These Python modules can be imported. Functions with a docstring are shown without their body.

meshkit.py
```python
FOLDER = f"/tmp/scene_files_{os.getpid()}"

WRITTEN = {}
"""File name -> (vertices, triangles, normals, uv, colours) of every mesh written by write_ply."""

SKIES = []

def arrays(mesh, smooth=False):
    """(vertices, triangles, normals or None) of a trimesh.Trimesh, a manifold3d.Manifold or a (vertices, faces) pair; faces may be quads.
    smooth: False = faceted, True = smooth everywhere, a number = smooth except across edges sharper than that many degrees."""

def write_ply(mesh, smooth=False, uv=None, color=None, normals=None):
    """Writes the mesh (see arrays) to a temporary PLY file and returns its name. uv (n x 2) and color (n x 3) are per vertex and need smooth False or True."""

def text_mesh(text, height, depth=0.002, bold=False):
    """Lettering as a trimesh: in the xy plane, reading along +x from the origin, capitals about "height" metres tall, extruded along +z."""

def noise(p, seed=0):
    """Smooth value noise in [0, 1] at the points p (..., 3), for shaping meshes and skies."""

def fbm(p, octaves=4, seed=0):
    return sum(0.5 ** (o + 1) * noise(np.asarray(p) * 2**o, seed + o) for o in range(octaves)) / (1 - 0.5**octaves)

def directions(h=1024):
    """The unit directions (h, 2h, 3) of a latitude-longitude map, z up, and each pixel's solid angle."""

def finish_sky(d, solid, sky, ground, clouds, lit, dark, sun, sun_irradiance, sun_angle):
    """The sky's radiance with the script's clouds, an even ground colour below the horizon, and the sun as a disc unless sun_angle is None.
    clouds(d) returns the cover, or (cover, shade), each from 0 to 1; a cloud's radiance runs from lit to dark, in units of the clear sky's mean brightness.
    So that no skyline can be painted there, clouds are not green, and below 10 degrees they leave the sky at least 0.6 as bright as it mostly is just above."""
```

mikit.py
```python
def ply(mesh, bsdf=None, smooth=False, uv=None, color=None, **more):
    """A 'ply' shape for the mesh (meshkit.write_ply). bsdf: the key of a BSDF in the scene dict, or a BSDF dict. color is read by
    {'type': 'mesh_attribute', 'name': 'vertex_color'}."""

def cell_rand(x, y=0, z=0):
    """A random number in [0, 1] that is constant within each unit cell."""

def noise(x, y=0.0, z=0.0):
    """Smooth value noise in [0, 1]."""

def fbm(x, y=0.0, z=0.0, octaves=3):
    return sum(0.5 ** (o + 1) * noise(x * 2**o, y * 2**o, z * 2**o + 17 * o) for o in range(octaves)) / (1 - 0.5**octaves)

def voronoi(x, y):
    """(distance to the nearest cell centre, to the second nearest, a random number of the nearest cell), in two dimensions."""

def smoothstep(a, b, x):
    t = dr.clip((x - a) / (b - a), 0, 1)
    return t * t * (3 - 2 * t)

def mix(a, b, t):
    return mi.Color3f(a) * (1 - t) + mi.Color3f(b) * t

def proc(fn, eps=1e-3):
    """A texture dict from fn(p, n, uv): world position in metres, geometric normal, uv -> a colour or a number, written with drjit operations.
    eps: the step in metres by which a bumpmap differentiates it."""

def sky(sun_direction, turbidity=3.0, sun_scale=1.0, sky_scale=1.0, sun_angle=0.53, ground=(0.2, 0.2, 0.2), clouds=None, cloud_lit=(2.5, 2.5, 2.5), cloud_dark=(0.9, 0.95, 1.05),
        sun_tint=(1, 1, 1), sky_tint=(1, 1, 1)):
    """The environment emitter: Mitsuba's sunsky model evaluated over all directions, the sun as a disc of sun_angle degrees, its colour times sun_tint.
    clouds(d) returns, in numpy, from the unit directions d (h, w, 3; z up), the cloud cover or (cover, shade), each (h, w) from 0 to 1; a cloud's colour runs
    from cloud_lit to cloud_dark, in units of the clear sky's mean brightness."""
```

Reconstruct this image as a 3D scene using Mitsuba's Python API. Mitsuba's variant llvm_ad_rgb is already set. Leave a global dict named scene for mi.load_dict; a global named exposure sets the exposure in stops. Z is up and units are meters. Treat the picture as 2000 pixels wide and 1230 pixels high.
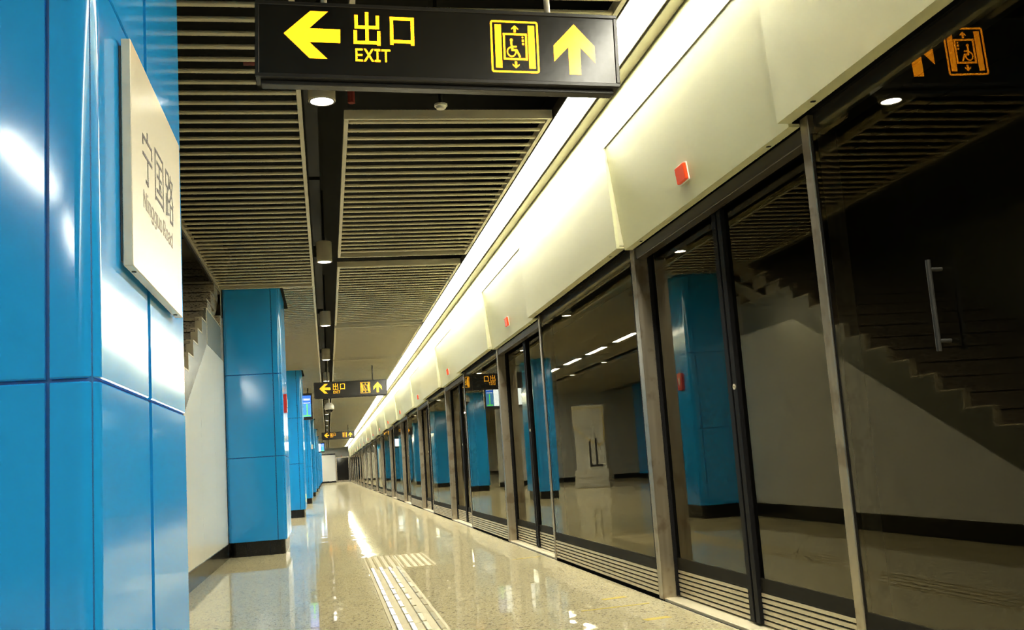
import math
import numpy as np
import trimesh
import mitsuba as mi
import drjit as dr
import mikit
import meshkit
from shapely.geometry import Polygon, LineString, Point, box as sbox
from shapely.ops import unary_union
from shapely import affinity

# ------------------------------------------------------------------ camera
F = 1954.78 / 2000.0
YAW, PITCH, ROLL = 0.1899, 0.1441, -0.0683
EYE = np.array([0.0, 0.0, 0.8506])
_f = np.array([math.sin(YAW) * math.cos(PITCH), math.cos(YAW) * math.cos(PITCH), math.sin(PITCH)])
_r = np.array([math.cos(YAW), -math.sin(YAW), 0.0])
_u = np.cross(_r, _f)
_up = -math.sin(ROLL) * _r + math.cos(ROLL) * _u
scene = {"type": "scene"}
scene["camera"] = {
    "type": "perspective", "fov": math.degrees(2 * math.atan(0.5 / F)), "fov_axis": "x", "near_clip": 0.05, "far_clip": 500.0,
    "to_world": mi.ScalarTransform4f().look_at(origin=EYE.tolist(), target=(EYE + _f).tolist(), up=_up.tolist())}
# ------------------------------------------------------------------ light levels
exposure = 1.22
STRIP = (20.0, 19.2, 16.0)        # fluorescent troughs along the platform edge
MID_STRIP = (38.0, 37.0, 33.5)    # short tubes in the middle of the hall
SPOT = (26.0, 25.0, 22.5)         # cylinder downlights
SIGN_NEAR = (1.55, 0.40, 0.008)   # back-lit yellow lettering
SIGN_FAR = (0.62, 0.22, 0.008)
WHITE_SCREEN = (1.0, 1.15, 1.25)

labels = {}
ORD = ["", "first", "second", "third", "fourth", "fifth", "sixth", "seventh", "eighth", "ninth", "tenth", "eleventh", "twelfth", "thirteenth",
       "fourteenth", "fifteenth", "sixteenth", "seventeenth", "eighteenth", "nineteenth", "twentieth"]


def num(name):
    if name not in scene and name not in _used:
        _used.add(name)
        return name
    i = 1
    while f"{name}_{i:03d}" in _used or f"{name}_{i:03d}" in scene:
        i += 1
    _used.add(f"{name}_{i:03d}")
    return f"{name}_{i:03d}"


_used = set()


def thing(name, label, cat, group=None):
    k = num(name)
    labels[k] = {"label": label, "category": cat}
    if group:
        labels[k]["group"] = group
    return k


def put(name, mesh, bsdf, parent=None, smooth=False, **more):
    k = num((parent + "__" if parent else "") + name)
    scene[k] = mesh if isinstance(mesh, dict) else mikit.ply(mesh, bsdf, smooth=smooth, **more)
    return k


def copy_of(d, loc):
    return {**d, "to_world": mi.ScalarTransform4f().translate(list(loc))}


def struct(name, mesh, bsdf, label, **more):
    k = put(name, mesh, bsdf, **more)
    labels[k] = {"label": label, "kind": "structure", "category": name.split("_")[0]}
    return k


def bx(x0, x1, y0, y1, z0, z1):
    v = np.array([[x, y, z] for x in (x0, x1) for y in (y0, y1) for z in (z0, z1)], float)
    f = np.array([[0, 1, 3], [0, 3, 2], [4, 6, 7], [4, 7, 5], [0, 4, 5], [0, 5, 1], [2, 3, 7], [2, 7, 6], [0, 2, 6], [0, 6, 4], [1, 5, 7], [1, 7, 3]])
    return trimesh.Trimesh(v, f, process=False)


def chbox(x0, x1, y0, y1, z0, z1, c=0.002):
    """A box with chamfered edges."""
    v = []
    for x, sx in ((x0, 1), (x1, -1)):
        for y, sy in ((y0, 1), (y1, -1)):
            for z, sz in ((z0, 1), (z1, -1)):
                v += [[x, y + sy * c, z + sz * c], [x + sx * c, y, z + sz * c], [x + sx * c, y + sy * c, z]]
    return trimesh.Trimesh(np.array(v)).convex_hull


def cat(ms):
    return trimesh.util.concatenate(ms)


def polys(g):
    return [p for p in (getattr(g, "geoms", [g])) if not p.is_empty and p.area > 1e-9]


def ext(g, depth):
    return cat([trimesh.creation.extrude_polygon(p, depth, engine="earcut") for p in polys(g)])


def moved(m, R, t):
    M = np.eye(4)
    M[:3, :3], M[:3, 3] = R, t
    m = m.copy()
    m.apply_transform(M)
    return m


FACE_MINUS_Y = np.array([[1, 0, 0], [0, 0, -1], [0, 1, 0]])   # (s, t, depth) -> (x, z) facing -y
FACE_PLUS_X = np.array([[0, 0, 1], [1, 0, 0], [0, 1, 0]])     # (s, t, depth) -> (y, z) facing +x


def prism_y(profile, y0, y1):
    """A profile of (x, z) points swept from y0 to y1."""
    m = ext(profile if hasattr(profile, "area") else Polygon(profile), y1 - y0)
    return moved(m, FACE_MINUS_Y, [0, y1, 0])


def prism_x(profile, x0, x1):
    """A profile of (y, z) points swept from x0 to x1."""
    m = ext(profile if hasattr(profile, "area") else Polygon(profile), x1 - x0)
    return moved(m, FACE_PLUS_X, [x0, 0, 0])


def cyl(r, p, q, n=24):
    return trimesh.creation.cylinder(radius=r, segment=[p, q], sections=n)


def lathe(profile, n=32):
    return trimesh.creation.revolve(np.array(profile, float), sections=n)


# ------------------------------------------------------------------ materials
mix, noise, fbm, smoothstep, cell_rand, proc = mikit.mix, mikit.noise, mikit.fbm, mikit.smoothstep, mikit.cell_rand, mikit.proc


def principled(color, rough=0.4, metal=0.0, spec=0.5, **k):
    c = color if isinstance(color, dict) else {"type": "rgb", "value": list(color)}
    return {"type": "twosided", "b": {"type": "principled", "base_color": c, "roughness": rough, "metallic": metal, "specular": spec, **k}}


def floor_color(p, n, uv):
    big = fbm(p.x * 1.3, p.y * 1.3, 3.0)
    c = mix((0.435, 0.375, 0.21), (0.485, 0.43, 0.255), big)
    a = noise(p.x * 150, p.y * 150, 1.0)
    b = noise(p.x * 95, p.y * 95, 7.0)
    c = mix(c, (0.58, 0.54, 0.40), smoothstep(0.66, 0.82, a) * 0.75)
    c = mix(c, (0.16, 0.13, 0.08), smoothstep(0.69, 0.84, b) * 0.8)
    joint = dr.minimum(dr.abs(p.x / 0.6 - dr.floor(p.x / 0.6 + 0.5)), dr.abs(p.y / 0.8 - dr.floor(p.y / 0.8 + 0.5)))
    return mix(c, (0.33, 0.29, 0.18), smoothstep(0.004, 0.002, joint) * 0.35)


def granite_color(p, n, uv):
    a = noise(p.x * 120, p.y * 120, p.z * 120)
    b = noise(p.x * 70 + 9, p.y * 70, p.z * 70)
    c = mix((0.24, 0.20, 0.14), (0.36, 0.31, 0.23), a)
    return mix(c, (0.06, 0.05, 0.04), smoothstep(0.6, 0.8, b) * 0.85)


def stringer_color(p, n, uv):
    a = fbm(p.x * 40, p.y * 40, p.z * 40)
    b = noise(p.x * 160, p.y * 160, p.z * 160)
    return mix(mix((0.10, 0.10, 0.076), (0.145, 0.145, 0.112), a), (0.11, 0.11, 0.09), smoothstep(0.6, 0.85, b) * 0.6)


def skirt_color(p, n, uv):
    b = noise(p.x * 130, p.y * 130, p.z * 130)
    return mix((0.007, 0.0065, 0.006), (0.028, 0.025, 0.022), smoothstep(0.62, 0.86, b))


def steel_color(p, n, uv):
    s = noise(p.x * 60, p.y * 60, p.z * 3.0)
    d = fbm(p.x * 11, p.y * 11 + 5, p.z * 9, octaves=4)
    c = mix((0.33, 0.285, 0.21), (0.43, 0.385, 0.295), s)
    return mix(c, (0.20, 0.14, 0.08), smoothstep(0.52, 0.70, d) * 0.6)


def wrap_color(p, n, uv):
    d = fbm(p.x * 4, p.y * 4, p.z * 4, octaves=4)
    return mix((0.62, 0.60, 0.50), (0.40, 0.31, 0.16), smoothstep(0.56, 0.72, d) * 0.6)


BLUE = (0.015, 0.30, 0.76)
scene["m_blue"] = principled(BLUE, 0.10, spec=0.6)
scene["m_blue_core"] = principled((0.008, 0.10, 0.34), 0.35)
scene["m_joint"] = principled((0.006, 0.007, 0.01), 0.7)
def floor_wave(p, n, uv):
    return noise(p.x * 0.9, p.y * 4.4, 2.0) + 0.25 * noise(p.x * 2.2, p.y * 10.0, 5.0)


scene["m_floor"] = {"type": "twosided", "b": {"type": "bumpmap", "t": proc(floor_wave, 4e-3), "scale": 0.0010, "b": principled(proc(floor_color), 0.035, spec=0.24)["b"]}}
scene["m_tactile"] = principled((0.48, 0.425, 0.265), 0.10, spec=0.5)
scene["m_tactile_base"] = principled((0.50, 0.435, 0.255), 0.55, spec=0.2)
scene["m_granite"] = principled(proc(granite_color), 0.35)
scene["m_stringer"] = principled(proc(stringer_color), 0.3)
scene["m_nosing"] = principled((0.52, 0.46, 0.32), 0.4)
scene["m_skirt"] = principled(proc(skirt_color), 0.16, spec=0.35)
scene["m_white_panel"] = principled((0.68, 0.67, 0.58), 0.22, spec=0.45)
scene["m_white_wall"] = principled((0.68, 0.66, 0.54), 0.45)
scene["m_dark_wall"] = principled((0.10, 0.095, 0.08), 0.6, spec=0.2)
scene["m_cream"] = principled((0.56, 0.55, 0.325), 0.34, spec=0.35)
scene["m_cream_edge"] = principled((0.54, 0.51, 0.33), 0.35)
scene["m_rail"] = principled((0.30, 0.275, 0.19), 0.45)
scene["m_slat"] = principled((0.56, 0.50, 0.345), 0.45)
scene["m_frame"] = principled((0.54, 0.49, 0.36), 0.4)
scene["m_lamp_body"] = principled((0.52, 0.47, 0.36), 0.45)
scene["m_void"] = principled((0.005, 0.005, 0.005), 0.8, spec=0.1)
scene["m_duct"] = principled((0.007, 0.007, 0.007), 0.6, spec=0.15)
scene["m_tunnel"] = principled((0.016, 0.016, 0.015), 0.85, spec=0.1)
scene["m_red_pipe"] = principled((0.16, 0.025, 0.02), 0.4)
scene["m_soffit"] = principled((0.40, 0.36, 0.27), 0.5)
scene["m_steel"] = principled(proc(steel_color), 0.33, metal=0.85)
scene["m_sill"] = principled((0.74, 0.67, 0.47), 0.32, metal=0.25)
scene["m_kick"] = principled((0.60, 0.53, 0.37), 0.36, metal=0.35)
scene["m_dark_steel"] = principled((0.036, 0.030, 0.023), 0.42, metal=0.4, spec=0.3)
scene["m_rubber"] = principled((0.006, 0.006, 0.007), 0.55, spec=0.12)
scene["m_border"] = principled((0.014, 0.013, 0.010), 0.6, spec=0.08)
scene["m_sign_case"] = principled((0.016, 0.015, 0.015), 0.32, spec=0.4)
scene["m_sign_face"] = principled((0.006, 0.006, 0.006), 0.24, spec=0.5)
scene["m_lens_yellow"] = principled((0.75, 0.48, 0.03), 0.25)
scene["m_plate"] = principled((0.70, 0.64, 0.48), 0.28, spec=0.5)
scene["m_plate_dark"] = principled((0.09, 0.09, 0.08), 0.4)
scene["m_ink"] = principled((0.035, 0.022, 0.022), 0.5)
scene["m_ink_light"] = principled((0.24, 0.20, 0.16), 0.5)
scene["m_lamp_red"] = principled((0.80, 0.055, 0.008), 0.25)
scene["m_red_box"] = principled((0.66, 0.03, 0.02), 0.25, spec=0.5)
scene["m_white_plastic"] = principled((0.78, 0.76, 0.66), 0.35)
scene["m_dark_glass"] = principled((0.006, 0.006, 0.006), 0.05, spec=0.5)
scene["m_diffuser"] = principled((0.8, 0.8, 0.8), 0.4)
scene["m_wrap"] = principled(proc(wrap_color), 0.25, spec=0.5)
scene["m_tape"] = principled((0.50, 0.36, 0.10), 0.3)
scene["m_tape_floor"] = principled((0.55, 0.43, 0.10), 0.3)
scene["m_black_trim"] = principled((0.02, 0.02, 0.018), 0.5, spec=0.2)
scene["m_screen_body"] = principled((0.015, 0.015, 0.017), 0.3)
scene["m_glass"] = {"type": "thindielectric", "int_ior": 1.52, "ext_ior": 1.0, "specular_reflectance": {"type": "rgb", "value": [0.62, 0.58, 0.46]}, "specular_transmittance": {"type": "rgb", "value": [0.42, 0.44, 0.42]}}


def area(rad, w=1.0):
    return {"type": "area", "radiance": {"type": "rgb", "value": list(rad)}, "sampling_weight": float(w)}


# ------------------------------------------------------------------ layout, metres: x towards the track, y along the platform, z up
X = 1.865          # platform face of the screen doors
XG = 1.868         # fixed glass
XD = 1.965         # sliding glass
ZL = 2.057         # underside of the door header
T, P0, DOOR = 5.016, 5.684, 2.2
PR, PL = -0.471, -1.106   # right and left face of the pillars
PY0, PD, PT = 2.237, 1.38, 9.417
ZC = 2.99          # underside of the slatted ceiling
Y0, Y1 = -6.0, 91.0
XW = -8.7

# ------------------------------------------------------------------ the setting
floor = struct("floor", bx(XW, 1.855, Y0, Y1, -0.2, 0.0), "m_floor", "polished beige speckled granite platform floor")
struct("ceiling", bx(XW, 6.2, Y0, Y1 + 0.2, 3.75, 3.85), "m_void", "black void above the slatted ceiling")
struct("wall_far", bx(XW, 6.2, Y1, Y1 + 0.2, -1.4, 3.75), "m_white_wall", "cream end wall at the far end of the platform")
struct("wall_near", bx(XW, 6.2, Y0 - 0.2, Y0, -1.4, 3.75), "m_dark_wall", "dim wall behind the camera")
struct("wall_left", bx(XW - 0.2, XW, Y0, Y1, 0, 3.75), "m_white_wall", "white wall along the far side of the hall")
struct("baseboard_left", bx(XW, XW + 0.02, Y0, Y1, 0, 0.155), "m_skirt", "black skirting of the far side wall")
struct("wall_tunnel", bx(5.4, 5.6, Y0, Y1, -1.4, 3.75), "m_tunnel", "dark tunnel wall behind the screen doors")
struct("trim_track", bx(1.99, 5.4, Y0, Y1, -1.4, -1.2), "m_tunnel", "dark track bed behind the screen doors")
struct("trim_1", bx(1.855, 1.875, Y0, Y1, -0.2, -0.004), "m_rubber", "black joint between floor and screen doors")
struct("trim_2", bx(1.875, 1.99, Y0, Y1, -1.2, -0.004), "m_tunnel", "platform edge below the screen doors")

# ------------------------------------------------------------------ screen doors
k0, k1 = -1, 16
WALL_END = 90.0


def ordn(k):
    return ORD[k + 1] if 0 <= k + 1 < len(ORD) else "last"


def where(k):
    return f"{ordn(k)} from the camera" if k >= 0 else "beside the camera"


def kick(y0, y1, x, parent, z0=0.022, h=0.142):
    put("kick_backing", bx(x + 0.006, x + 0.012, y0, y1, z0, z0 + h), "m_rubber", parent)
    n, g = 6, 0.0085
    s = (h - (n - 1) * g) / n
    put("kick_plate", cat([bx(x - 0.004, x + 0.006, y0, y1, z0 + i * (s + g), z0 + i * (s + g) + s) for i in range(n)]), "m_kick", parent)


def pane(x, y0, y1, z0, z1):
    """One sheet of glass, normal towards the platform."""
    v = np.array([[x, y0, z0], [x, y1, z0], [x, y1, z1], [x, y0, z1]], float)
    return trimesh.Trimesh(v, np.array([[0, 2, 1], [0, 3, 2]]), process=False)


POST_W, MUL_W = 0.078, 0.065
for k in range(k0, k1 + 1):
    P = P0 + T * k                # far side of the door opening
    M = P - DOOR                  # near side of the door opening
    prev = P - T + POST_W         # far face of the post before
    far = k >= 5
    # steel post at the far side of the door
    t = thing("steel_post", f"wide brushed steel post at the far side of the sliding door, {where(k)}", "post", "steel posts between the glass screen doors")
    put("post_body", chbox(X, 1.985, P, P + POST_W, 0.0, ZL + 0.03, 0.003), "m_steel", t)
    put("post_seal", bx(1.945, 1.985, P - 0.012, P, 0.02, ZL - 0.01), "m_rubber", t)
    # mullion at the near side
    t = thing("mullion", f"narrow steel mullion at the near side of the sliding door, {where(k)}", "mullion", "narrow steel mullions between the glass screen doors")
    put("mullion_body", chbox(X - 0.004, 1.975, M - MUL_W, M - 0.002, 0.0, ZL + 0.03, 0.003), "m_steel", t)
    # fixed glass panel before the mullion
    a, b = prev + 0.003, M - MUL_W - 0.003
    t = thing("glass_panel", f"fixed glass screen panel with striped steel foot, {where(k)}", "glass panel", "fixed glass panels between the sliding doors")
    put("glass", pane(XG, a, b, 0.17, ZL - 0.03), "m_glass", t)
    kick(a, b, XG, t)
    put("top_rail", bx(1.885, 1.95, a, b, ZL - 0.05, ZL + 0.03), "m_dark_steel", t)
    put("edge_seal", bx(XG - 0.002, XG + 0.02, a, a + 0.012, 0.16, ZL - 0.05), "m_rubber", t)
    put("edge_seal", bx(XG - 0.002, XG + 0.02, b - 0.012, b, 0.16, ZL - 0.05), "m_rubber", t)
    put("bottom_border", bx(XG - 0.003, XG + 0.01, a + 0.012, b - 0.012, 0.166, 0.232), "m_border", t)
    if k == 0:
        h = put("pull_handle", cat([cyl(0.008, [1.825, 2.72, 1.09], [1.825, 2.72, 1.37], 16)]), "m_black_trim", t, smooth=40)
        put("bracket", cyl(0.006, [1.825, 2.72, 1.12], [1.868, 2.72, 1.12], 12), "m_black_trim", t, smooth=40)
        put("bracket", cyl(0.006, [1.825, 2.72, 1.34], [1.868, 2.72, 1.34], 12), "m_black_trim", t, smooth=40)
    # the sliding door: two leaves
    t = thing("sliding_door", f"double glass sliding screen door with black meeting edges, {where(k)}", "door", "sliding doors of the platform screen")
    c = (M + P) / 2
    for s, (a, b) in enumerate(((M + 0.004, c - 0.008), (c + 0.008, P - 0.014))):
        lf = put("door_leaf", pane(XD, a, b, 0.17, ZL - 0.05), "m_glass", t)
        kick(a, b, XD, lf)
        put("bottom_border", bx(XD - 0.003, XD + 0.01, a, b, 0.166, 0.232), "m_border", lf)
        e0, e1 = (b - 0.05, b) if s == 0 else (a, a + 0.05)
        put("meeting_stile", chbox(XD - 0.022, XD + 0.02, e0, e1, 0.022, ZL - 0.05, 0.003), "m_rubber", lf)
    put("door_seal", bx(XD - 0.012, XD + 0.012, c - 0.008, c + 0.008, 0.02, ZL - 0.05), "m_dark_steel", t)
    put("lintel", cat([chbox(1.872, 1.93, M, P - 0.014, ZL - 0.062, ZL + 0.002, 0.003)]), "m_dark_steel", t)
    if not far:
        lk = trimesh.creation.annulus(r_min=0.006, r_max=0.014, height=0.006, sections=20)
        lk.apply_transform(trimesh.transformations.rotation_matrix(math.pi / 2, [0, 1, 0]))
        lk.apply_translation([XD - 0.024, c - 0.03, 1.13])
        put("lock_ring", lk, "m_sill", t)
    sl = thing("door_sill", f"bright steel sill under the sliding door, {where(k)}", "sill", "steel sills under the sliding doors")
    put("sill_plate", chbox(1.872, 1.985, M - 0.002, P, -0.02, 0.012, 0.002), "m_sill", sl)

    # cream header casing: one panel above the fixed glass, one above the door
    fy0, fy1 = P - T + 0.02, M - 0.005
    t = thing("header_panel", f"cream casing panel above the fixed glass panel, {where(k)}", "casing panel", "cream casing panels above the fixed glass")
    put("panel_face", prism_y([(1.766, 2.072), (1.738, 2.70), (1.758, 2.70), (1.785, 2.086), (1.822, 2.086), (1.822, 2.072)], fy0, fy1), "m_cream", t)
    put("upper_panel", prism_y([(1.738, 2.704), (1.800, 3.05), (1.820, 3.05), (1.758, 2.704)], fy0, fy1 + 0.002), "m_cream", t)
    for e0 in (fy0 + 0.002, fy1 - 0.01):
        put("end_cap", prism_y([(1.772, 2.09), (1.745, 2.69), (1.80, 2.69), (1.815, 2.09)], e0, e0 + 0.008), "m_cream_edge", t)
    if not far:
        for yy in (fy0 + 0.24, fy1 - 0.24):
            put("fixing_hole", cyl(0.011, [1.795, yy, 2.0715], [1.795, yy, 2.076], 14), "m_rubber", t)
    dy0, dy1 = M, P + 0.016
    t = thing("header_panel", f"cream casing panel tilted over the sliding door, {where(k)}", "casing panel", "cream casing panels above the sliding doors")
    put("panel_face", prism_y([(1.815, 2.060), (1.746, 2.70), (1.764, 2.70), (1.832, 2.073), (1.862, 2.073), (1.862, 2.060)], dy0, dy1), "m_cream", t)
    put("upper_panel", prism_y([(1.740, 2.704), (1.800, 3.05), (1.820, 3.05), (1.758, 2.704)], dy0, dy1), "m_cream", t)
    if not far:
        for yy in (dy0 + 0.24, dy1 - 0.24):
            put("fixing_hole", cyl(0.011, [1.842, yy, 2.0595], [1.842, yy, 2.064], 14), "m_rubber", t)
    # red door lamp
    t = thing("door_lamp", f"small square red lamp on the cream casing above the sliding door, {where(k)}", "lamp", "red lamps above the sliding doors")
    nrm = np.array([-0.64, 0, -0.069]) / np.linalg.norm([0.64, 0.069])
    up_ = np.array([-0.069, 0, 0.64]) / np.linalg.norm([0.64, 0.069])
    ctr = np.array([1.815 - 0.069 * (2.205 - 2.06) / 0.64, c, 2.205])
    R = np.stack([np.array([0, 1, 0]), up_, nrm], 1)
    if np.linalg.det(R) < 0:
        R[:, 0] *= -1
    put("lamp_lens", moved(chbox(-0.06, 0.06, -0.042, 0.042, 0.0, 0.022, 0.004), R, ctr), "m_lamp_red", t)
    put("lamp_base", moved(chbox(-0.064, 0.064, -0.046, 0.046, -0.004, 0.006, 0.002), R, ctr), "m_white_plastic", t)

# the box of the header behind the casing, dark
struct("trim_3", bx(1.87, 2.3, Y0, WALL_END, ZL + 0.03, 3.74), "m_void", "dark steel structure behind the cream casing")

# ------------------------------------------------------------------ pillars
GS = 0.045   # open joint in the side face
ROWS = [(0.159, 1.0775), (1.0855, 2.0095), (2.0175, 3.06)]


def corner_poly(x_out, y_out, x_in, y_in, th=0.018, r=0.045, o=0.0, raw=False):
    """Plan of a panel folded round the outer corner (x_out, y_out): legs run to x = x_in on the end face and y = y_in on the side face."""
    sx, sy = (1 if x_in > x_out else -1), (1 if y_in > y_out else -1)

    def arc(rad, off):
        cx, cy = x_out + sx * r, y_out + sy * r
        out = []
        for i in range(9):
            a = math.pi / 2 * i / 8
            out.append((cx - sx * rad * math.sin(a), cy - sy * rad * math.cos(a)))
        return out
    if o:
        x_out, y_out, r, th = x_out + sx * o, y_out + sy * o, r - o, th - o
    pts = [(x_in, y_out)] + arc(r, 0) + [(x_out, y_in), (x_out + sx * th, y_in)] + arc(r - th, th)[::-1] + [(x_in, y_out + sy * th)]
    return pts if raw else Polygon(pts).buffer(0)


def rise(poly, z0, z1):
    m = ext(poly, z1 - z0)
    m.apply_translation([0, 0, z0])
    return m


def bevelled(ring_of, z0, z1, c=0.003):
    """A panel whose outline ring_of(inset) narrows at the top and bottom edge."""
    levels = [(z0, c), (z0 + c, 0.0), (z1 - c, 0.0), (z1, c)]
    rings = [np.array(ring_of(o), float) for _, o in levels]
    n = len(rings[0])
    v = np.vstack([np.hstack([r, np.full((n, 1), z)]) for r, (z, _) in zip(rings, levels)])
    f = []
    ccw = Polygon(rings[1]).exterior.is_ccw
    for l in range(3):
        for i in range(n):
            a, b = l * n + i, l * n + (i + 1) % n
            q = [[a, b, b + n], [a, b + n, a + n]]
            f += q if ccw else [t[::-1] for t in q]
    parts = [trimesh.Trimesh(v, np.array(f), process=False)]
    for l, up in ((0, False), (3, True)):
        tv, tf = trimesh.creation.triangulate_polygon(Polygon(rings[l]), engine="earcut")
        tv = np.hstack([tv, np.full((len(tv), 1), levels[l][0])])
        e = np.cross(tv[tf[0][1]] - tv[tf[0][0]], tv[tf[0][2]] - tv[tf[0][0]])[2] > 0
        parts.append(trimesh.Trimesh(tv, tf if e == up else tf[:, ::-1], process=False))
    return cat(parts)


PROTO = {}


def pillar_parts(xl, xr):
    key = (xl, xr)
    if key in PROTO:
        return PROTO[key]
    d, ym, e = PD, 0.65, 0.1
    out = []
    core = cat([bx(xl + 0.012, xr - 0.012, 0.012, d - 0.012, 0.16, 3.06), bx(xl + 0.05, xr - 0.05, 0.05, d - 0.05, 0.0, 0.16)])
    out.append(("core", mikit.ply(core, "m_blue_core")))
    for z0, z1 in ROWS:
        sub = [("front_panel", bevelled(lambda o: [(xl + e, o), (xr - e, o), (xr - e, 0.018), (xl + e, 0.018)], z0, z1)), ("back_panel", bevelled(lambda o: [(xl + e, d - 0.018), (xr - e, d - 0.018), (xr - e, d - o), (xl + e, d - o)], z0, z1))]
        for xo, xi in ((xr, xr - e + 0.005), (xl, xl + e - 0.005)):
            sub.append(("corner_panel", bevelled(lambda o: corner_poly(xo, 0, xi, ym - GS / 2, o=o, raw=True), z0, z1)))
            sub.append(("corner_panel", bevelled(lambda o: corner_poly(xo, d, xi, ym + GS / 2, o=o, raw=True), z0, z1)))
        sub = [q for q in sub if q[0] != "front_panel"]
        sub[-2] = ("corner_panel", bevelled(lambda o: corner_poly(xl, 0, xr - e - 0.005, ym - GS / 2, o=o, raw=True), z0, z1))
        for n_, m in sub:
            out.append((n_, mikit.ply(m, "m_blue", smooth=25)))
    # skirting of black granite pieces, set in, with rounded corners
    g = 0.025
    for xo, xi in ((xr - g, xr - 0.19), (xl + g, xl + 0.19)):
        for yo, yi in ((g, ym - 0.002), (d - g, ym + 0.002)):
            out.append(("skirting", mikit.ply(rise(corner_poly(xo, yo, xi, yi, th=0.02, r=0.055), 0.0, 0.157), "m_skirt", smooth=25)))
    out.append(("skirting", mikit.ply(rise(sbox(xl + 0.193, g, xr - 0.193, g + 0.02), 0, 0.157), "m_skirt")))
    out.append(("skirting", mikit.ply(rise(sbox(xl + 0.193, d - g - 0.02, xr - 0.193, d - g), 0, 0.157), "m_skirt")))
    PROTO[key] = out
    return out


def pillar(xl, xr, y, label, group):
    t = thing("pillar", label, "pillar", group)
    for n_, dct in pillar_parts(xl, xr):
        put(n_, copy_of(dct, (0, y, 0)), None, t)
    return t


PYS = [PY0 + PT * i for i in range(10)]
for i, y in enumerate(PYS):
    lab = ["large glossy blue clad pillar in the left foreground with the white station name plate",
           "glossy blue clad pillar beside the white stair wall, with a red box on its side"]
    pillar(PL, PR, y, lab[i] if i < 2 else f"blue clad pillar on black skirting in the left row, {ORD[i + 1]} from the camera", "blue pillars along the left of the platform")
for i, y in enumerate(PYS[2:6]):
    pillar(-6.9, -6.265, y, f"blue clad pillar in the farther row beyond the stairs, {ORD[i + 1]} of four", "blue pillars of the farther row")

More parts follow.
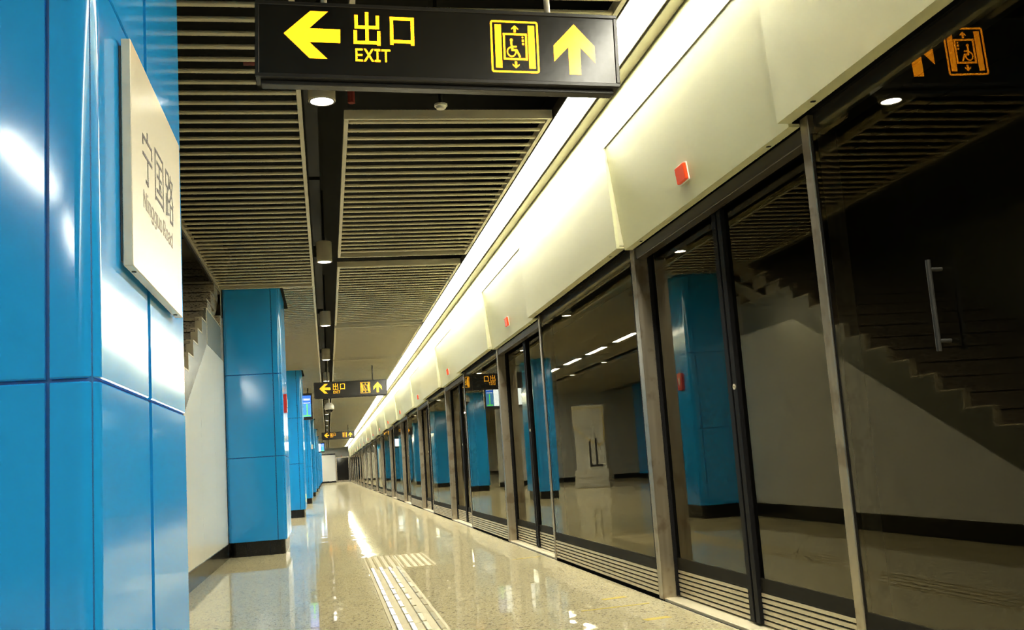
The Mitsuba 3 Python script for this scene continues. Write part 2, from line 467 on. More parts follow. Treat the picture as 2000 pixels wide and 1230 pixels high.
# ------------------------------------------------------------------ station name plate on the first pillar
t = thing("name_plate", "thick cream station name plate with dark Chinese and English lettering on the nearest blue pillar", "sign")
put("plate_back", chbox(PR, -0.463, 2.50, 3.28, 1.39, 1.94, 0.001), "m_plate_dark", t)
put("plate_body", chbox(-0.463, -0.440, 2.487, 3.325, 1.376, 1.953, 0.002), "m_plate", t)
for yy in (2.56, 3.25):
    put("plate_screw", cyl(0.006, [-0.4515, yy, 1.3735], [-0.4515, yy, 1.379], 12), "m_plate_dark", t)


def strokes(lines, w):
    return unary_union([LineString(l).buffer(w, cap_style="flat", join_style="mitre") for l in lines])


GLYPH = {
    "ning": [[(.5, 1.0), (.5, .84)], [(.06, .66), (.06, .82), (.94, .82), (.94, .62)], [(.04, .50), (.96, .50)], [(.52, .50), (.52, .03), (.32, .06)]],
    "guo": [[(.04, 0), (.04, .98), (.96, .98), (.96, 0)], [(.04, .06), (.96, .06)], [(.2, .78), (.8, .78)], [(.22, .52), (.78, .52)], [(.18, .24), (.82, .24)], [(.5, .78), (.5, .24)], [(.60, .42), (.72, .32)]],
    "lu": [[(.06, .96), (.40, .96), (.40, .66), (.06, .66), (.06, .985)], [(.24, .66), (.24, .1)], [(.24, .4), (.44, .4)], [(.08, .48), (.08, .08)], [(.02, .05), (.46, .14)],
           [(.66, 1.0), (.50, .70)], [(.62, .90), (.92, .90), (.76, .62), (.50, .42)], [(.60, .78), (.98, .42)], [(.58, .36), (.92, .36), (.92, .03), (.58, .03), (.58, .39)]],
    "chu": [[(.5, 1.0), (.5, .08)], [(.09, .90), (.09, .54), (.91, .54), (.91, .90)], [(.05, .44), (.05, .08), (.95, .08)], [(.95, .44), (.95, 0)]],
    "kou": [[(.08, 0), (.08, .93), (.92, .93), (.92, 0)], [(.08, .13), (.92, .13)]],
}


def glyph(name, w, h, half):
    g = unary_union([LineString([(x * w, y * h) for x, y in l]).buffer(half, cap_style="flat", join_style="mitre") for l in GLYPH[name]])
    return g


def on_plate(g, y, z, depth=0.0012):
    return moved(ext(g, depth), FACE_PLUS_X, [-0.440, y, z])


for nm, y0_, w_ in (("ning", 2.632, 0.152), ("guo", 2.826, 0.148), ("lu", 3.012, 0.150)):
    put("character", on_plate(glyph(nm, w_, 0.148, 0.0042), y0_, 1.634), "m_ink", t)
w0 = meshkit.text_mesh("Ningguo Road", 0.047, depth=0.001).bounds
w0 = 0.50 / (w0[1][0] - w0[0][0])
for word, y0_ in (("Ningguo", 2.634), ("Road", 2.955)):
    tm = meshkit.text_mesh(word, 0.047, depth=0.001)
    tm.apply_scale([w0, 1, 1])
    put("lettering", moved(tm, FACE_PLUS_X, [-0.440, y0_, 1.562]), "m_ink_light", t)

# red box on the second pillar
t = thing("alarm_box", "small red box mounted on the side of the second blue pillar", "box")
y2 = PYS[1]
bxp = Polygon([(0, 0), (0.16, 0), (0.16, 0.215), (0, 0.215)]).buffer(-0.02).buffer(0.02)
put("box_body", moved(ext(bxp, 0.035), FACE_PLUS_X, [PR, y2 + 0.20, 1.575]), "m_red_box", t)
put("box_handle", chbox(PR + 0.034, PR + 0.042, y2 + 0.255, y2 + 0.305, 1.64, 1.73, 0.003), "m_white_plastic", t)

# green running sign low on the third pillar
t = thing("exit_light", "small green lit emergency sign low on the side of the third blue pillar", "sign")
y3 = PYS[2]
put("sign_case", chbox(PR, PR + 0.015, y3 + 0.03, y3 + 0.33, 0.295, 0.46, 0.003), "m_white_plastic", t)
gp = unary_union([Point(0.15, 0.125).buffer(0.018), sbox(0.07, 0.075, 0.23, 0.098), sbox(0.125, 0.03, 0.175, 0.11), sbox(0.09, 0.025, 0.13, 0.05)])
put("green_figure", moved(ext(gp, 0.002), FACE_PLUS_X, [PR + 0.015, y3 + 0.03, 0.295]), "m_diffuser", t, emitter=area((0.03, 0.9, 0.15), 0.01))
# grey speaker box high on the third pillar's side, and small boxes farther on
t = thing("wall_box", "small pale box high on the side of the fourth blue pillar", "box")
put("box_body", chbox(PR, PR + 0.06, PYS[3] + 0.5, PYS[3] + 0.62, 1.60, 1.74, 0.004), "m_white_plastic", t)

# ------------------------------------------------------------------ stairs with their enclosure
J0, YS, ZS, RUN, RIS = 0, 8.66, 1.916, 0.333, 0.1512
SX0, SX1 = -2.95, PL - 0.02
st = thing("staircase", "granite staircase with grey stone stringer and white side panels rising behind the first pillar", "stairs")
for j in range(-12, 16):
    y, z = YS + RUN * j, ZS + RIS * j
    s = put("step", bx(SX0, SX1, y, y + RUN + 0.03, max(z - RIS - 0.02, 0.0), z - 0.034), "m_granite", st)
    put("tread", chbox(SX0, SX1, y - 0.012, y + RUN + 0.002, z - 0.026, z, 0.003), "m_granite", s)
low = lambda y: 1.636 + (y - 8.849) * 0.4545
zig = []
for j in range(-12, 5):
    y, z = YS + RUN * j, ZS + RIS * j
    zig += [(y, z - RIS), (y, z)]
yb0, yb1, zb0, zb1 = 10.06, 11.63, 2.172, 2.524
upper = [p for p in zig if p[0] < yb0] + [(yb0, zig[[p[0] for p in zig].index(max(p[0] for p in zig if p[0] < yb0))][1])]
ystart = zig[0][0]
stringer = [(ystart, 0.0)] + [p for p in zig if p[0] < yb0 - 0.01] + [(yb0 - 0.004, 2.37), (yb0 - 0.004, zb0)] + [(8.849 + (0.16 - 1.636) / 0.4545, 0.16), (ystart + 0.45, 0.16), (ystart + 0.45, 0.0)]
put("stringer", prism_x(stringer, PL - 0.06, PL), "m_stringer", st)
ztops = [(ystart, zig[0][1])]
edge = []
for j in range(-12, 5):
    y, z = YS + RUN * j, ZS + RIS * j
    if y + RUN < yb0 + 0.03:
        edge.append(bx(PL - 0.062, PL + 0.002, y - 0.002, y + RUN, z, z + 0.012))
        edge.append(bx(PL - 0.062, PL + 0.001, y - 0.008, y, z - RIS, z + 0.012))
put("stringer_edge", cat(edge), "m_nosing", st)
put("stone_band", chbox(PL - 0.06, PL, yb0, 11.38, zb0, zb1, 0.003), "m_stringer", st)
put("band_cap", cat([chbox(PL - 0.064, PL + 0.003, yb0 - 0.004, 11.36, zb1, zb1 + 0.014, 0.002), chbox(PL - 0.01, PL + 0.003, yb0 - 0.01, yb0 + 0.004, 2.17, zb1, 0.002)]), "m_nosing", st)
put("stone_pier", chbox(PL - 0.34, PL, 11.385, 11.64, zb0, 2.664, 0.004), "m_granite", st)
# white side panels under the stringer
edges = [ystart + 0.455, 6.15, 7.25, 8.35, 9.449, 10.55, 11.64, 12.9]
for a, b in zip(edges[:-1], edges[1:]):
    pts = [(a + 0.002, 0.155), (b - 0.002, 0.155)]
    top = lambda y: min(low(y), zb0 - 0.002) if y < 11.64 else 3.1
    if a >= 11.6:
        tops = [(b - 0.002, 3.1), (a + 0.002, 3.1)]
    else:
        tops = [(b - 0.002, min(low(b - 0.002), zb0 - 0.002))]
        yk = 8.849 + (zb0 - 0.002 - 1.636) / 0.4545
        if a < yk < b:
            tops.append((yk, zb0 - 0.002))
        tops.append((a + 0.002, min(low(a + 0.002), zb0 - 0.002)))
    put("side_panel", prism_x(pts + tops, PL - 0.02, PL - (0.0 if a < 11.6 else 0.014)), "m_white_panel", st)
for a, b in ((ystart + 0.455, 6.7), (6.703, 8.2), (8.203, 9.6), (9.603, 11.0), (11.003, 12.9)):
    put("side_skirting", bx(PL - 0.02, PL + (0.008 if b < 11.5 else 0.008), a, min(b, 11.64) if b > 11.5 else b, 0, 0.153), "m_skirt", st)
put("back_panel", bx(SX0, PL - 0.03, 12.9, 12.95, 0.0, 3.1), "m_white_panel", st)
put("soffit", prism_x([(10.2, 2.1), (12.9, 3.3), (12.9, 3.4), (10.2, 2.3)], SX0, PL - 0.07), "m_soffit", st)
struct("wall_stair", bx(SX0 - 0.1, SX0, 4.2, 12.95, 0, 3.74), "m_stringer", "grey stone wall on the far side of the staircase")
struct("trim_stair", bx(PL - 0.05, PL - 0.03, 4.2, 11.62, 2.96, 3.08), "m_dark_steel", "metal edge of the ceiling opening over the stairs")
ew = Polygon([(-1.14, 2.93), (-1.14, 3.74), (SX0, 3.74), (SX0, 3.62), (-1.55, 3.14)])
struct("wall_upper", moved(ext(ew, 0.06), FACE_MINUS_Y, [0, 12.3, 0]), "m_soffit", "plain beige upper wall over the stair opening")

# ------------------------------------------------------------------ the block of rooms farther down the hall, and the end of the platform
w = struct("wall_block", bx(-7.6, -1.9, 33.5, 33.6, 0, 3.0), "m_white_wall", "white panelled wall across the middle of the hall")
for i in range(5):
    x0 = -7.6 + i * 1.14
    put("wall_panel", bx(x0 + 0.002, x0 + 1.136, 33.48, 33.5, 0.158, 2.085), "m_white_panel", w)
    put("wall_panel", bx(x0 + 0.002, x0 + 1.136, 33.48, 33.5, 2.09, 2.96), "m_white_panel", w)
struct("baseboard_block", bx(-7.6, -1.9, 33.47, 33.5, 0, 0.155), "m_skirt", "black skirting of the wall across the hall")
struct("wall_end", bx(-2.6, 0.68, 90.2, 90.98, 0, 2.42), "m_white_panel", "white panel wall at the far end of the platform")
struct("trim_end", bx(-2.6, 0.68, 90.17, 90.2, 2.42, 2.53), "m_black_trim", "dark trim above the white end wall")
struct("baseboard_end", bx(-2.6, 0.68, 90.15, 90.2, 0, 0.15), "m_skirt", "black skirting of the end wall")
struct("wall_end_side", bx(-2.6, -0.55, 84.0, 90.1, 0, 2.6), "m_white_panel", "white side wall just before the end of the platform")
t = thing("end_gate", "dark glass gate in a steel frame at the far end of the platform", "gate")
put("gate_frame", cat([chbox(0.70, 0.79, 90.0, 90.1, 0.0, 2.19, 0.004), chbox(1.79, 1.86, 90.0, 90.1, 0.0, 2.19, 0.004), chbox(0.70, 1.86, 90.0, 90.1, 2.11, 2.19, 0.004), chbox(0.70, 1.86, 89.98, 90.1, 0.0, 0.16, 0.004)]), "m_steel", t)
put("gate_leaf", bx(0.79, 1.79, 90.04, 90.06, 0.16, 2.11), "m_dark_glass", t)
t = thing("gate_lamp", "tiny red lamp above the dark gate at the far end", "lamp")
put("lamp_lens", chbox(1.17, 1.27, 90.95, 90.99, 2.24, 2.30, 0.004), "m_lamp_red", t)

# ------------------------------------------------------------------ slatted ceiling
SW, SH, SP = 0.034, 0.0165, 0.157
BAY = 4.55
near_slats = {}


def ceiling_panel(x0, x1, y0, y1, label, group, single, notch=None):
    """A framed panel of slats; single: every slat its own part. notch: (x from which the slats start, y0, y1) beside a pillar."""
    t = thing("ceiling_panel", label, "ceiling panel", group)
    fw, fh = 0.026, 0.058
    put("frame", cat([bx(x0, x0 + fw, y0, y1, ZC, ZC + fh), bx(x1 - fw, x1, y0, y1, ZC, ZC + fh), bx(x0 + fw, x1 - fw, y0, y0 + 0.022, ZC, ZC + fh), bx(x0 + fw, x1 - fw, y1 - 0.022, y1, ZC, ZC + fh)]), "m_frame", t)
    n = int((y1 - y0 - 0.1) / SP)
    joined = []
    for i in range(n):
        y = y0 + 0.075 + i * SP
        a = x0 + fw
        if notch and notch[1] < y + SW and y < notch[2]:
            a = notch[0]
        if single:
            key = round(x1 - fw - a, 4)
            if key not in near_slats:
                near_slats[key] = mikit.ply(chbox(0, key, 0, SW, 0, SH, 0.004), "m_slat", smooth=20)
            put("slat", copy_of(near_slats[key], (a, y, ZC + 0.004)), None, t)
        else:
            joined.append(bx(a, x1 - fw, y, y + SW, ZC + 0.004, ZC + 0.004 + SH))
    if joined:
        k = put("slat", cat(joined), "m_slat", t)
        labels[k] = {"kind": "stuff"}
    return t


for i in range(-3, 19):
    y0 = 5.97 + BAY * i
    y1 = min(y0 + BAY - (0.46 if i < 1 else 0.22), 90.5)
    if y0 > 89:
        break
    vis = i + 2
    w_ = f"{ORD[vis]} from the camera" if 0 < vis < len(ORD) else ("behind the camera" if vis <= 0 else "last of its row")
    ceiling_panel(0.185, 1.497, y0, y1, f"beige slatted ceiling panel between the dark slot and the bright light strip, {w_}", "slatted ceiling panels beside the light strip", -1 <= i < 2)
for i in range(-1, 10):
    y0 = max(2.18 + PT * i, -5.9)
    y1 = 2.18 + PT * (i + 1) - 0.02
    nt = None
    for py in PYS:
        if py < y1 and py + PD > y0:
            nt = (PR + 0.045, py - 0.06, py + PD + 0.06)
    vis = i + 1
    w_ = f"{ORD[vis]} from the camera" if 0 < vis < len(ORD) else "behind the camera"
    ceiling_panel(PL - 0.034, -0.065, y0, min(y1, 90.5), f"beige slatted ceiling panel between the pillars and the dark slot, {w_}", "slatted ceiling panels over the pillars", i == 0, nt)
# middle of the hall: seen only mirrored in the glass
for (x0, x1) in ((-1.72, PL - 0.022), (-2.62, -1.98), (-5.62, -2.95)):
    for (y0, y1) in ((-5.5, 4.1), (13.0, 21.0), (21.03, 29.0), (29.03, 37.0), (37.03, 60.0), (60.03, 90.0)):
        yy0 = y0
        ceiling_panel(x0, x1, yy0, y1, "beige slatted ceiling panel over the middle of the hall, seen mirrored in the glass", "slatted ceiling panels over the middle of the hall", False)
ceiling_panel(-5.62, -3.1, 4.2, 12.9, "beige slatted ceiling panel beyond the stairs, seen mirrored in the glass", "slatted ceiling panels over the middle of the hall", False)
for (y0, y1) in ((-5.5, 20.0), (20.03, 45.0), (45.03, 90.0)):
    ceiling_panel(-8.6, -6.42, y0, y1, "beige slatted ceiling panel over the farther platform side", "slatted ceiling panels over the farther side", False)

# ducts in the dark slot and a red sprinkler pipe
for i, (y0, y1, z) in enumerate(((6.3, 8.3, 3.32), (8.6, 11.2, 3.38), (11.6, 15.4, 3.34), (16.0, 20.7, 3.36), (21.3, 26.0, 3.36))):
    t = thing("cable_tray", f"black cable tray in the dark ceiling slot, {ORD[i + 1]} from the camera", "cable tray", "cable trays in the ceiling slot")
    put("tray_body", bx(-0.06, 0.03, y0, y1, z, z + 0.1), "m_duct", t)
    put("tray_bracket", bx(-0.06, 0.03, y0 + 0.3, y0 + 0.34, z + 0.1, 3.75), "m_duct", t)
    put("tray_bracket", bx(-0.06, 0.03, y1 - 0.34, y1 - 0.3, z + 0.1, 3.75), "m_duct", t)
t = thing("sprinkler_pipe", "dull red pipe in the dark ceiling gap behind the nearest hanging sign", "pipe")
put("pipe_run", cyl(0.024, [-0.4, 5.885, 3.32], [1.4, 5.885, 3.32], 16), "m_red_pipe", t, smooth=40)
put("pipe_drop", cyl(0.022, [0.23, 5.885, 3.06], [0.23, 5.885, 3.32], 16), "m_red_pipe", t, smooth=40)
t = thing("smoke_detector", "small pale round detector above the edge of the slatted ceiling panel", "detector")
dm = lathe([(0, -0.016), (0.026, -0.015), (0.031, -0.008), (0.032, 0.0), (0.040, 0.002), (0.040, 0.014), (0, 0.014)], 28)
put("detector_body", moved(dm, np.eye(3), [0.763, 5.80, 3.005]), "m_white_plastic", t, smooth=40)
put("detector_stem", cyl(0.012, [0.763, 5.80, 3.02], [0.763, 5.80, 3.75], 10), "m_duct", t)

# ------------------------------------------------------------------ light strips
for i in range(-3, 20):
    y0 = 5.97 + BAY * i - 0.46
    y1 = min(y0 + BAY - 0.006, 89.6)
    if y0 > 85:
        break
    vis = i + 2
    w_ = f"{ORD[vis]} from the camera" if 0 < vis < len(ORD) else ("behind the camera" if vis <= 0 else "last of its row")
    t = thing("light_strip", f"bright white fluorescent ceiling light strip over the platform edge, {w_}", "light", "fluorescent strips over the platform edge")
    v = np.array([[1.512, y0, ZC + 0.006], [1.688, y0, ZC + 0.006], [1.688, y1, ZC + 0.006], [1.512, y1, ZC + 0.006]], float)
    put("diffuser", trimesh.Trimesh(v, np.array([[0, 2, 1], [0, 3, 2]]), process=False), "m_diffuser", t, emitter=area(STRIP, 3.0 if -1 <= i <= 5 else 1.6))
    put("tray", cat([bx(1.505, 1.511, y0, y1, ZC, ZC + 0.07), bx(1.689, 1.694, y0, y1, ZC - 0.002, ZC + 0.07), bx(1.511, 1.689, y0, y1, ZC + 0.04, ZC + 0.07)]), "m_dark_steel", t)
    put("side_rail", chbox(1.710, 1.785, y0, y1, ZC, ZC + 0.06, 0.003), "m_rail", t)

# ------------------------------------------------------------------ downlights
lamp_out = lathe([(0.0, 0.21), (0.076, 0.21), (0.079, 0.205), (0.079, 0.004), (0.076, 0.0), (0.066, 0.0), (0.062, 0.02), (0.0, 0.02)], 36)
lamp_disc = trimesh.creation.cylinder(radius=0.062, height=0.003, sections=32)
lamp_body = mikit.ply(lamp_out, "m_lamp_body", smooth=35)
rim = mikit.ply(moved(trimesh.creation.annulus(r_min=0.067, r_max=0.073, height=0.003, sections=32), np.eye(3), [0, 0, -0.0005]), "m_dark_steel")
stem_m = mikit.ply(cyl(0.012, [0, 0, 0.21], [0, 0, 0.75], 10), "m_duct")


def disc_mesh(r, n=28):
    a = np.linspace(0, 2 * math.pi, n, endpoint=False)
    v = np.vstack([[[0, 0, 0]], np.stack([r * np.cos(a), r * np.sin(a), 0 * a], 1)])
    f = np.array([[0, (i + 1) % n + 1, i + 1] for i in range(n)])
    return trimesh.Trimesh(v, f, process=False)


lens = mikit.ply(disc_mesh(0.064), "m_diffuser", emitter=area(SPOT, 0.15))


def downlight(x, y, z, label, group):
    t = thing("downlight", label, "light", group)
    for n_, d in (("housing", lamp_body), ("lens", lens), ("rim", rim), ("stem", stem_m)):
        put(n_, copy_of(d, (x, y, z + (0.003 if n_ == "lens" else 0))), None, t)


for i in range(-1, 19):
    y = 5.66 + 4.55 * i
    if y > 88:
        break
    vis = i + 1
    downlight(0.052, y, 2.985, f"beige cylinder downlight in the dark ceiling slot, {ORD[vis]} from the camera" if vis > 0 else "beige cylinder downlight in the dark ceiling slot, above the camera", "cylinder downlights in the ceiling slot")
for i, y in enumerate((-1.5, 18.3, 22.85, 26.0, 31.9)):
    downlight(-2.79, y, 3.0, f"cylinder downlight over the middle of the hall, {ORD[i]} from the stairs" if i else "cylinder downlight over the middle of the hall, before the stairs", "downlights over the middle of the hall")
for y, w_ in ((28.8, "nearest the white wall across the hall"), (24.2, "second from the white wall across the hall")):
    downlight(-5.8, y, 3.0, f"cylinder downlight beside the farther pillars, {w_}", "downlights over the middle of the hall")

# short tubes in the slot over the middle of the hall
tube_v = np.array([[-1.92, 0, 0], [-1.80, 0, 0], [-1.80, 1.35, 0], [-1.92, 1.35, 0]], float)
tube = mikit.ply(trimesh.Trimesh(tube_v, np.array([[0, 2, 1], [0, 3, 2]]), process=False), "m_diffuser", emitter=area(MID_STRIP, 0.6))
tube_box = mikit.ply(cat([bx(-1.95, -1.925, -0.02, 1.37, -0.01, 0.07), bx(-1.795, -1.77, -0.02, 1.37, -0.01, 0.07), bx(-1.925, -1.795, -0.02, 1.37, 0.03, 0.07)]), "m_frame")
for i, y in enumerate([-5.2, -3.1, -1.2, 13.2, 15.3, 17.4, 19.5, 21.6, 23.8, 26.0, 28.2, 30.4, 36.0, 42.0, 48.0, 56.0, 64.0, 72.0, 79.0, 86.0]):
    t = thing("tube_light", f"short white tube light over the middle of the hall, {ORD[i - 2]} from the stairs" if 0 < i - 2 < len(ORD) else "short white tube light over the middle of the hall, behind the camera", "light", "tube lights over the middle of the hall")
    put("tube", copy_of(tube, (0, y, 3.0)), None, t)
    put("housing", copy_of(tube_box, (0, y, 3.0)), None, t)
for y, w_ in ((85.9, "next to the last"), (88.0, "nearest the end wall")):
    t = thing("end_light", f"short white ceiling light at the far end of the platform, {w_}", "light", "ceiling lights at the far end")
    put("tube", {**copy_of(tube, (1.55, y, 2.93)), "emitter": area((58.0, 56.0, 49.0), 1.0)}, None, t)
    put("housing", copy_of(tube_box, (1.55, y, 2.93)), None, t)

# ------------------------------------------------------------------ hanging signs
SZ0, SZ1, SX = 2.385, 2.702, (-0.215, 1.272)


def ring(o, w):
    return o.difference(o.buffer(-w, join_style="mitre"))


def wheelchair():
    wheel = ring(Point(0.30, 0.30).buffer(0.30, 32), 0.085)
    wheel = wheel.difference(Polygon([(0.36, 0.62), (0.8, 0.62), (0.8, 0.30), (0.5, 0.36)]))
    body = LineString([(0.30, 0.84), (0.34, 0.40), (0.62, 0.40), (0.80, 0.04)]).buffer(0.062)
    arm = LineString([(0.33, 0.60), (0.60, 0.60)]).buffer(0.045)
    head = Point(0.31, 0.97).buffer(0.095)
    return unary_union([wheel, body, arm, head])


def elevator_icon():
    outer = sbox(0, 0, 0.202, 0.226).buffer(-0.012).buffer(0.012)
    parts = [ring(outer, 0.0085), sbox(0.0185, 0.020, 0.046, 0.208), sbox(0.158, 0.020, 0.186, 0.208), ring(sbox(0.052, 0.055, 0.154, 0.172), 0.009)]
    parts.append(affinity.translate(affinity.scale(wheelchair(), 0.068, 0.076, origin=(0, 0)), 0.066, 0.068))
    for s in (1, -1):
        a = Polygon([(0, 0.017), (0.015, 0.003), (0.015, -0.003), (0.005, 0.004), (0.005, -0.014), (-0.005, -0.014), (-0.005, 0.004), (-0.015, -0.003), (-0.015, 0.003)])
        parts.append(affinity.translate(affinity.scale(a, 1, s, origin=(0, 0)), 0.103, 0.113 + s * 0.077))
    parts += [Point(0.135, 0.155).buffer(0.004), sbox(0.131, 0.136, 0.140, 0.146), Point(0.136, 0.126).buffer(0.005)]
    return affinity.translate(unary_union(parts), 0.728, 2.434)


LARROW = affinity.translate(Polygon([(-0.104, 2.581), (0.0, 2.679), (0.070, 2.679), (-0.004, 2.606), (0.118, 2.606), (0.118, 2.548), (-0.004, 2.548), (0.066, 2.480), (-0.004, 2.480)]), 0, -0.013)
UARROW = affinity.translate(Polygon([(1.084, 2.650), (1.170, 2.555), (1.170, 2.482), (1.108, 2.548), (1.106, 2.428), (1.056, 2.428), (1.056, 2.548), (0.993, 2.482), (0.993, 2.553)]), 0, 0.006)
_ex = meshkit.text_mesh("EXIT", 0.052, depth=0.0015, bold=True)
_ex.apply_scale([0.140 / (_ex.bounds[1][0] - _ex.bounds[0][0]), 1, 1])


put0 = put


def sign(y, glow, label, zoff=0.0, roll=0.0):
    t = thing("hanging_sign", label, "sign", "hanging exit signs across the platform")
    a, b = SX
    tilt = trimesh.transformations.rotation_matrix(roll, [0, 1, 0], [0.5 * (a + b), y, 0.5 * (SZ0 + SZ1)])

    def put(n_, m, mat, parent, turn=True, **kw):
        m = m.copy()
        if turn:
            m.apply_transform(tilt)
        return put0(n_, m, mat, parent, **kw)
    fr = 0.016
    put("case", cat([chbox(a, b, y + 0.004, y + 0.10, SZ0, SZ1, 0.003)]), "m_sign_case", t)
    put("frame", cat([chbox(a, b, y - 0.006, y + 0.004, SZ0, SZ0 + fr, 0.002), chbox(a, b, y - 0.006, y + 0.004, SZ1 - fr, SZ1, 0.002), chbox(a, a + fr, y - 0.006, y + 0.004, SZ0 + fr, SZ1 - fr, 0.002), chbox(b - fr, b, y - 0.006, y + 0.004, SZ0 + fr, SZ1 - fr, 0.002)]), "m_sign_case", t)
    put("face", bx(a + fr, b - fr, y, y + 0.004, SZ0 + fr, SZ1 - fr), "m_sign_face", t)
    put("lower_rail", chbox(a + 0.02, b - 0.02, y + 0.03, y + 0.085, SZ0 - 0.018, SZ0, 0.003), "m_sign_case", t)
    flat = lambda g: moved(ext(g, 0.0015), FACE_MINUS_Y, [0, y, 0])
    e = lambda w: area(glow, w)
    lit = [("exit_arrow", flat(LARROW)), ("character", flat(affinity.translate(glyph("chu", 0.104, 0.142, 0.0072), 0.172, 2.530))), ("character", flat(affinity.translate(glyph("kou", 0.100, 0.122, 0.0072), 0.315, 2.535))),
           ("exit_lettering", moved(_ex, FACE_MINUS_Y, [0.171, y, 2.462])), ("elevator_icon", flat(elevator_icon())), ("ahead_arrow", flat(UARROW))]
    for n_, m in lit:
        put(n_, m, "m_lens_yellow", t, emitter=e(0.03))
    for x in (0.06, 0.99):
        put("rod", cyl(0.013, [x, y + 0.05, SZ1 - 0.03], [x, y + 0.05, 3.75], 14), "m_dark_steel" if y > 10 else "m_lamp_body", t, turn=False, smooth=40)


sign(3.85, SIGN_NEAR, "large black hanging exit sign with lit yellow arrows at the top of the picture", roll=math.radians(1.6))
sign(20.9, SIGN_FAR, "black hanging exit sign in the middle distance, above the round camera housing")
sign(47.0, SIGN_FAR, "smallest black hanging exit sign, farthest down the platform")

# dome camera
t = thing("dome_camera", "pale round camera dome hanging in the ceiling slot behind the second exit sign", "camera")
CY, CX = 26.2, 0.10
shell = lathe([(0.0, 0.16), (0.05, 0.155), (0.10, 0.12), (0.122, 0.06), (0.124, 0.0), (0.112, -0.02), (0.0, -0.02)], 32)
put("camera_shell", moved(shell, np.eye(3), [CX, CY, 2.48]), "m_white_plastic", t, smooth=40)
bub = trimesh.creation.icosphere(subdivisions=3, radius=0.095)
put("camera_bubble", moved(bub, np.diag([1, 1, 0.9]), [CX, CY, 2.46]), "m_dark_glass", t, smooth=True)
put("camera_stem", cyl(0.018, [CX, CY, 2.63], [CX, CY, 3.75], 14), "m_lamp_body", t, smooth=40)


# ------------------------------------------------------------------ information screens
def screen(xr, y, z0, z1, wd, label):
    t = thing("information_screen", label, "screen", "information screens hanging by the pillars")
    x0 = xr - wd
    put("screen_case", chbox(x0, xr, y, y + 0.11, z0, z1, 0.006), "m_screen_body", t)
    put("side_cover", chbox(xr, xr + 0.012, y + 0.012, y + 0.10, z0 + 0.02, z1 - 0.02, 0.003), "m_lamp_body", t)
    m_, yy = 0.035, y - 0.003
    cx0, cx1 = xr - m_ - 0.20, xr - m_
    q = lambda a, b, c, d, lift=0: bx(a, b, yy - lift, yy + 0.003, c, d)
    zz0, zz1 = z0 + 0.075, z1 - 0.055
    H = zz1 - zz0
    put("main_picture", q(x0 + m_, cx0 - 0.004, zz0, zz1), "m_screen_body", t, emitter=area(WHITE_SCREEN, 0.05))
    put("line_picture", q(cx0, cx1, zz0, zz0 + H * 0.62), "m_screen_body", t, emitter=area((0.05, 0.20, 0.42), 0.02))
    put("blue_header", q(cx0, cx1, zz0 + H * 0.62, zz1), "m_screen_body", t, emitter=area((0.03, 0.12, 0.55), 0.02))
    put("white_text", cat([q(cx0 + 0.02, cx1 - 0.02, zz0 + H * f, zz0 + H * (f + 0.03), 0.001) for f in (0.64, 0.78, 0.83)]), "m_screen_body", t, emitter=area((0.7, 0.8, 0.9), 0.01))
    put("green_line", cat([q(cx0 + 0.09, cx0 + 0.115, zz0 + H * 0.07, zz0 + H * 0.60, 0.001), q(cx0 + 0.02, cx1 - 0.02, zz0 + H * 0.02, zz0 + H * 0.08, 0.001)]), "m_screen_body", t, emitter=area((0.10, 0.75, 0.10), 0.01))
    for x in (x0 + wd * 0.3, xr - 0.1):
        put("hanger", cyl(0.015, [x, y + 0.06, z1], [x, y + 0.06, 3.2], 12), "m_dark_steel", t, smooth=40)


screen(-0.315, 25.6, 2.20, 2.86, 0.93, "portrait information screen with blue and green display hanging behind the third blue pillar")
screen(-0.13, 62.0, 2.11, 2.70, 0.93, "tiny lit information screen hanging far down the platform")

# ------------------------------------------------------------------ wrapped cabinet, seen mirrored
t = thing("wrapped_cabinet", "pale cabinet wrapped in plastic sheet and brown tape, seen mirrored in the glass", "cabinet")
ca, sa = math.cos(math.radians(29)), math.sin(math.radians(29))
RZ = np.array([[ca, -sa, 0], [sa, ca, 0], [0, 0, 1]])
LOC = np.array([-3.49, 25.74, 0])
loc = lambda m: moved(m, RZ, LOC)
WD, DP, HT = 0.86, 0.46, 2.16
put("cabinet_body", loc(chbox(0.02, WD - 0.02, 0.02, DP - 0.02, 0.05, HT, 0.01)), "m_white_panel", t)
put("dark_trim", loc(cat([bx(0.12, 0.46, 0.004, 0.02, 0.55, 0.60), bx(0.12 + 0.13, 0.12 + 0.17, 0.004, 0.02, 0.55, 1.30), bx(0.42, 0.46, 0.004, 0.02, 0.55, 1.22)])), "m_black_trim", t)
rng = np.random.default_rng(4)
sk = trimesh.creation.box([WD + 0.06, DP + 0.06, 0.46])
sk = sk.subdivide_to_size(0.06)
nv = meshkit.fbm(sk.vertices * np.array([9, 9, 14]) + 3.1, 3) - 0.5
sk.vertices += (sk.vertices * np.array([1, 1, 0])) / (np.linalg.norm(sk.vertices[:, :2], axis=1, keepdims=True) + 1e-6) * nv[:, None] * 0.10
sk.apply_translation([WD / 2, DP / 2, 0.235])
put("plastic_skirt", loc(sk), "m_wrap", t, smooth=True)
tp = [LineString([(0.0, 1.95), (0.05, 1.2), (0.16, 1.10), (0.40, 1.22), (0.86, 1.62)]), LineString([(0.02, 1.98), (0.84, 2.1)]), LineString([(0.1, 0.12), (0.5, 0.2), (0.84, 0.12)])]
put("tape", loc(moved(ext(unary_union([l.buffer(0.018) for l in tp]), 0.004), FACE_MINUS_Y, [0, 0.016, 0])), "m_tape", t)
put("plastic_top", loc(chbox(-0.01, WD + 0.01, -0.01, DP + 0.01, 1.62, HT + 0.02, 0.02)), "m_wrap", t)
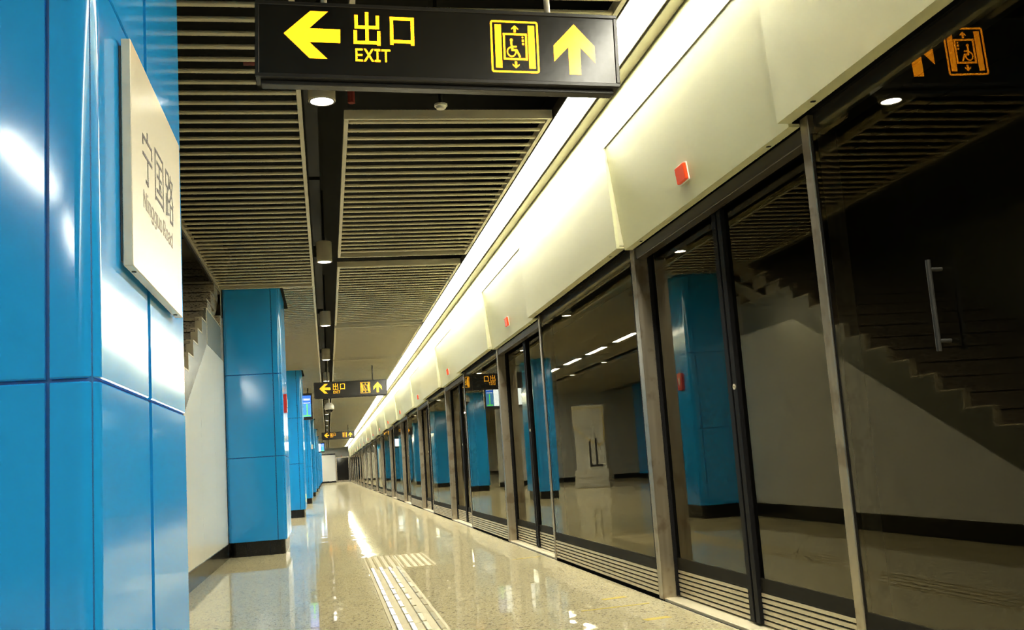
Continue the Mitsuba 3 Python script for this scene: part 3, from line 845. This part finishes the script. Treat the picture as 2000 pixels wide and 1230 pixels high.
put("tape", loc(moved(ext(unary_union([l.buffer(0.02) for l in [LineString([(0.0, 2.08), (0.86, 2.12)]), LineString([(0.02, 1.66), (0.05, 2.1)])]]), 0.004), FACE_MINUS_Y, [0, -0.011, 0])), "m_tape", t)

# ------------------------------------------------------------------ tactile paving and tape on the floor
t = thing("tactile_paving", "beige tactile paving strip with raised ribs and a studded cross strip on the floor", "tactile paving")
rib = mikit.ply(chbox(-0.014, 0.014, 0.0, 0.296, 0.004, 0.012, 0.003), "m_tactile", smooth=20)
tile = mikit.ply(chbox(0.0, 0.2935, 0.0, 0.326, 0.0, 0.004, 0.0012), "m_tactile_base")
rs = np.random.default_rng(11)
yk = 0.1
while yk < 8.88:
    tt = put("paving_tile", copy_of(tile, (0.305, yk, 0.0)), None, t)
    tip, dip = float(rs.uniform(-1.2, 1.2)), float(rs.uniform(-0.3, 0.3))
    for xr in (0.344, 0.417, 0.490, 0.563):
        put("rib", {**rib, "to_world": mi.ScalarTransform4f().translate([xr, yk + 0.015, 0.0]).rotate([0, 1, 0], tip + float(rs.uniform(-0.5, 0.5))).rotate([1, 0, 0], dip)}, None, tt)
    yk += 0.33
stud = mikit.ply(lathe([(0.0, 0.009), (0.008, 0.009), (0.0125, 0.004), (0.0125, 0.003)], 12), "m_tactile", smooth=40)
n = 0
for a in range(2):
    for b in range(4):
        x0, y0 = 0.305 + a * 0.297, 8.90 + b * 0.33
        tt = put("paving_tile", copy_of(tile, (x0, y0, 0.0)), None, t)
        ms = []
        base = lathe([(0.0, 0.010), (0.010, 0.010), (0.015, 0.004), (0.015, 0.003)], 10)
        for i in range(5):
            for j in range(5):
                ms.append(moved(base, np.eye(3), [x0 + 0.03 + i * 0.0585, y0 + 0.033 + j * 0.065, 0.0]))
        put("stud", cat(ms), "m_tactile_base", tt, smooth=40)
        labels[list(scene)[-1]] = {"kind": "stuff"}
for i, (x0, y0, x1, y1, wd, lab) in enumerate(((1.35, 5.58, 1.76, 5.63, 0.012, "longest yellow tape mark on the floor before the first sliding door"), (1.57, 5.93, 1.72, 5.97, 0.028, "short wide yellow tape mark just beyond the longest one"), (1.56, 5.09, 1.70, 5.12, 0.03, "yellow tape mark nearest the camera, by the first sliding door"),
                                               (1.55, 8.78, 1.80, 8.86, 0.02, "yellow tape mark on the floor before the second sliding door"))):
    t = thing("floor_tape", lab, "tape mark", None)
    g = LineString([(x0, y0), (x1, y1)]).buffer(wd, cap_style="flat")
    m = ext(g, 0.0012)
    put("tape", m, "m_tape_floor", t)
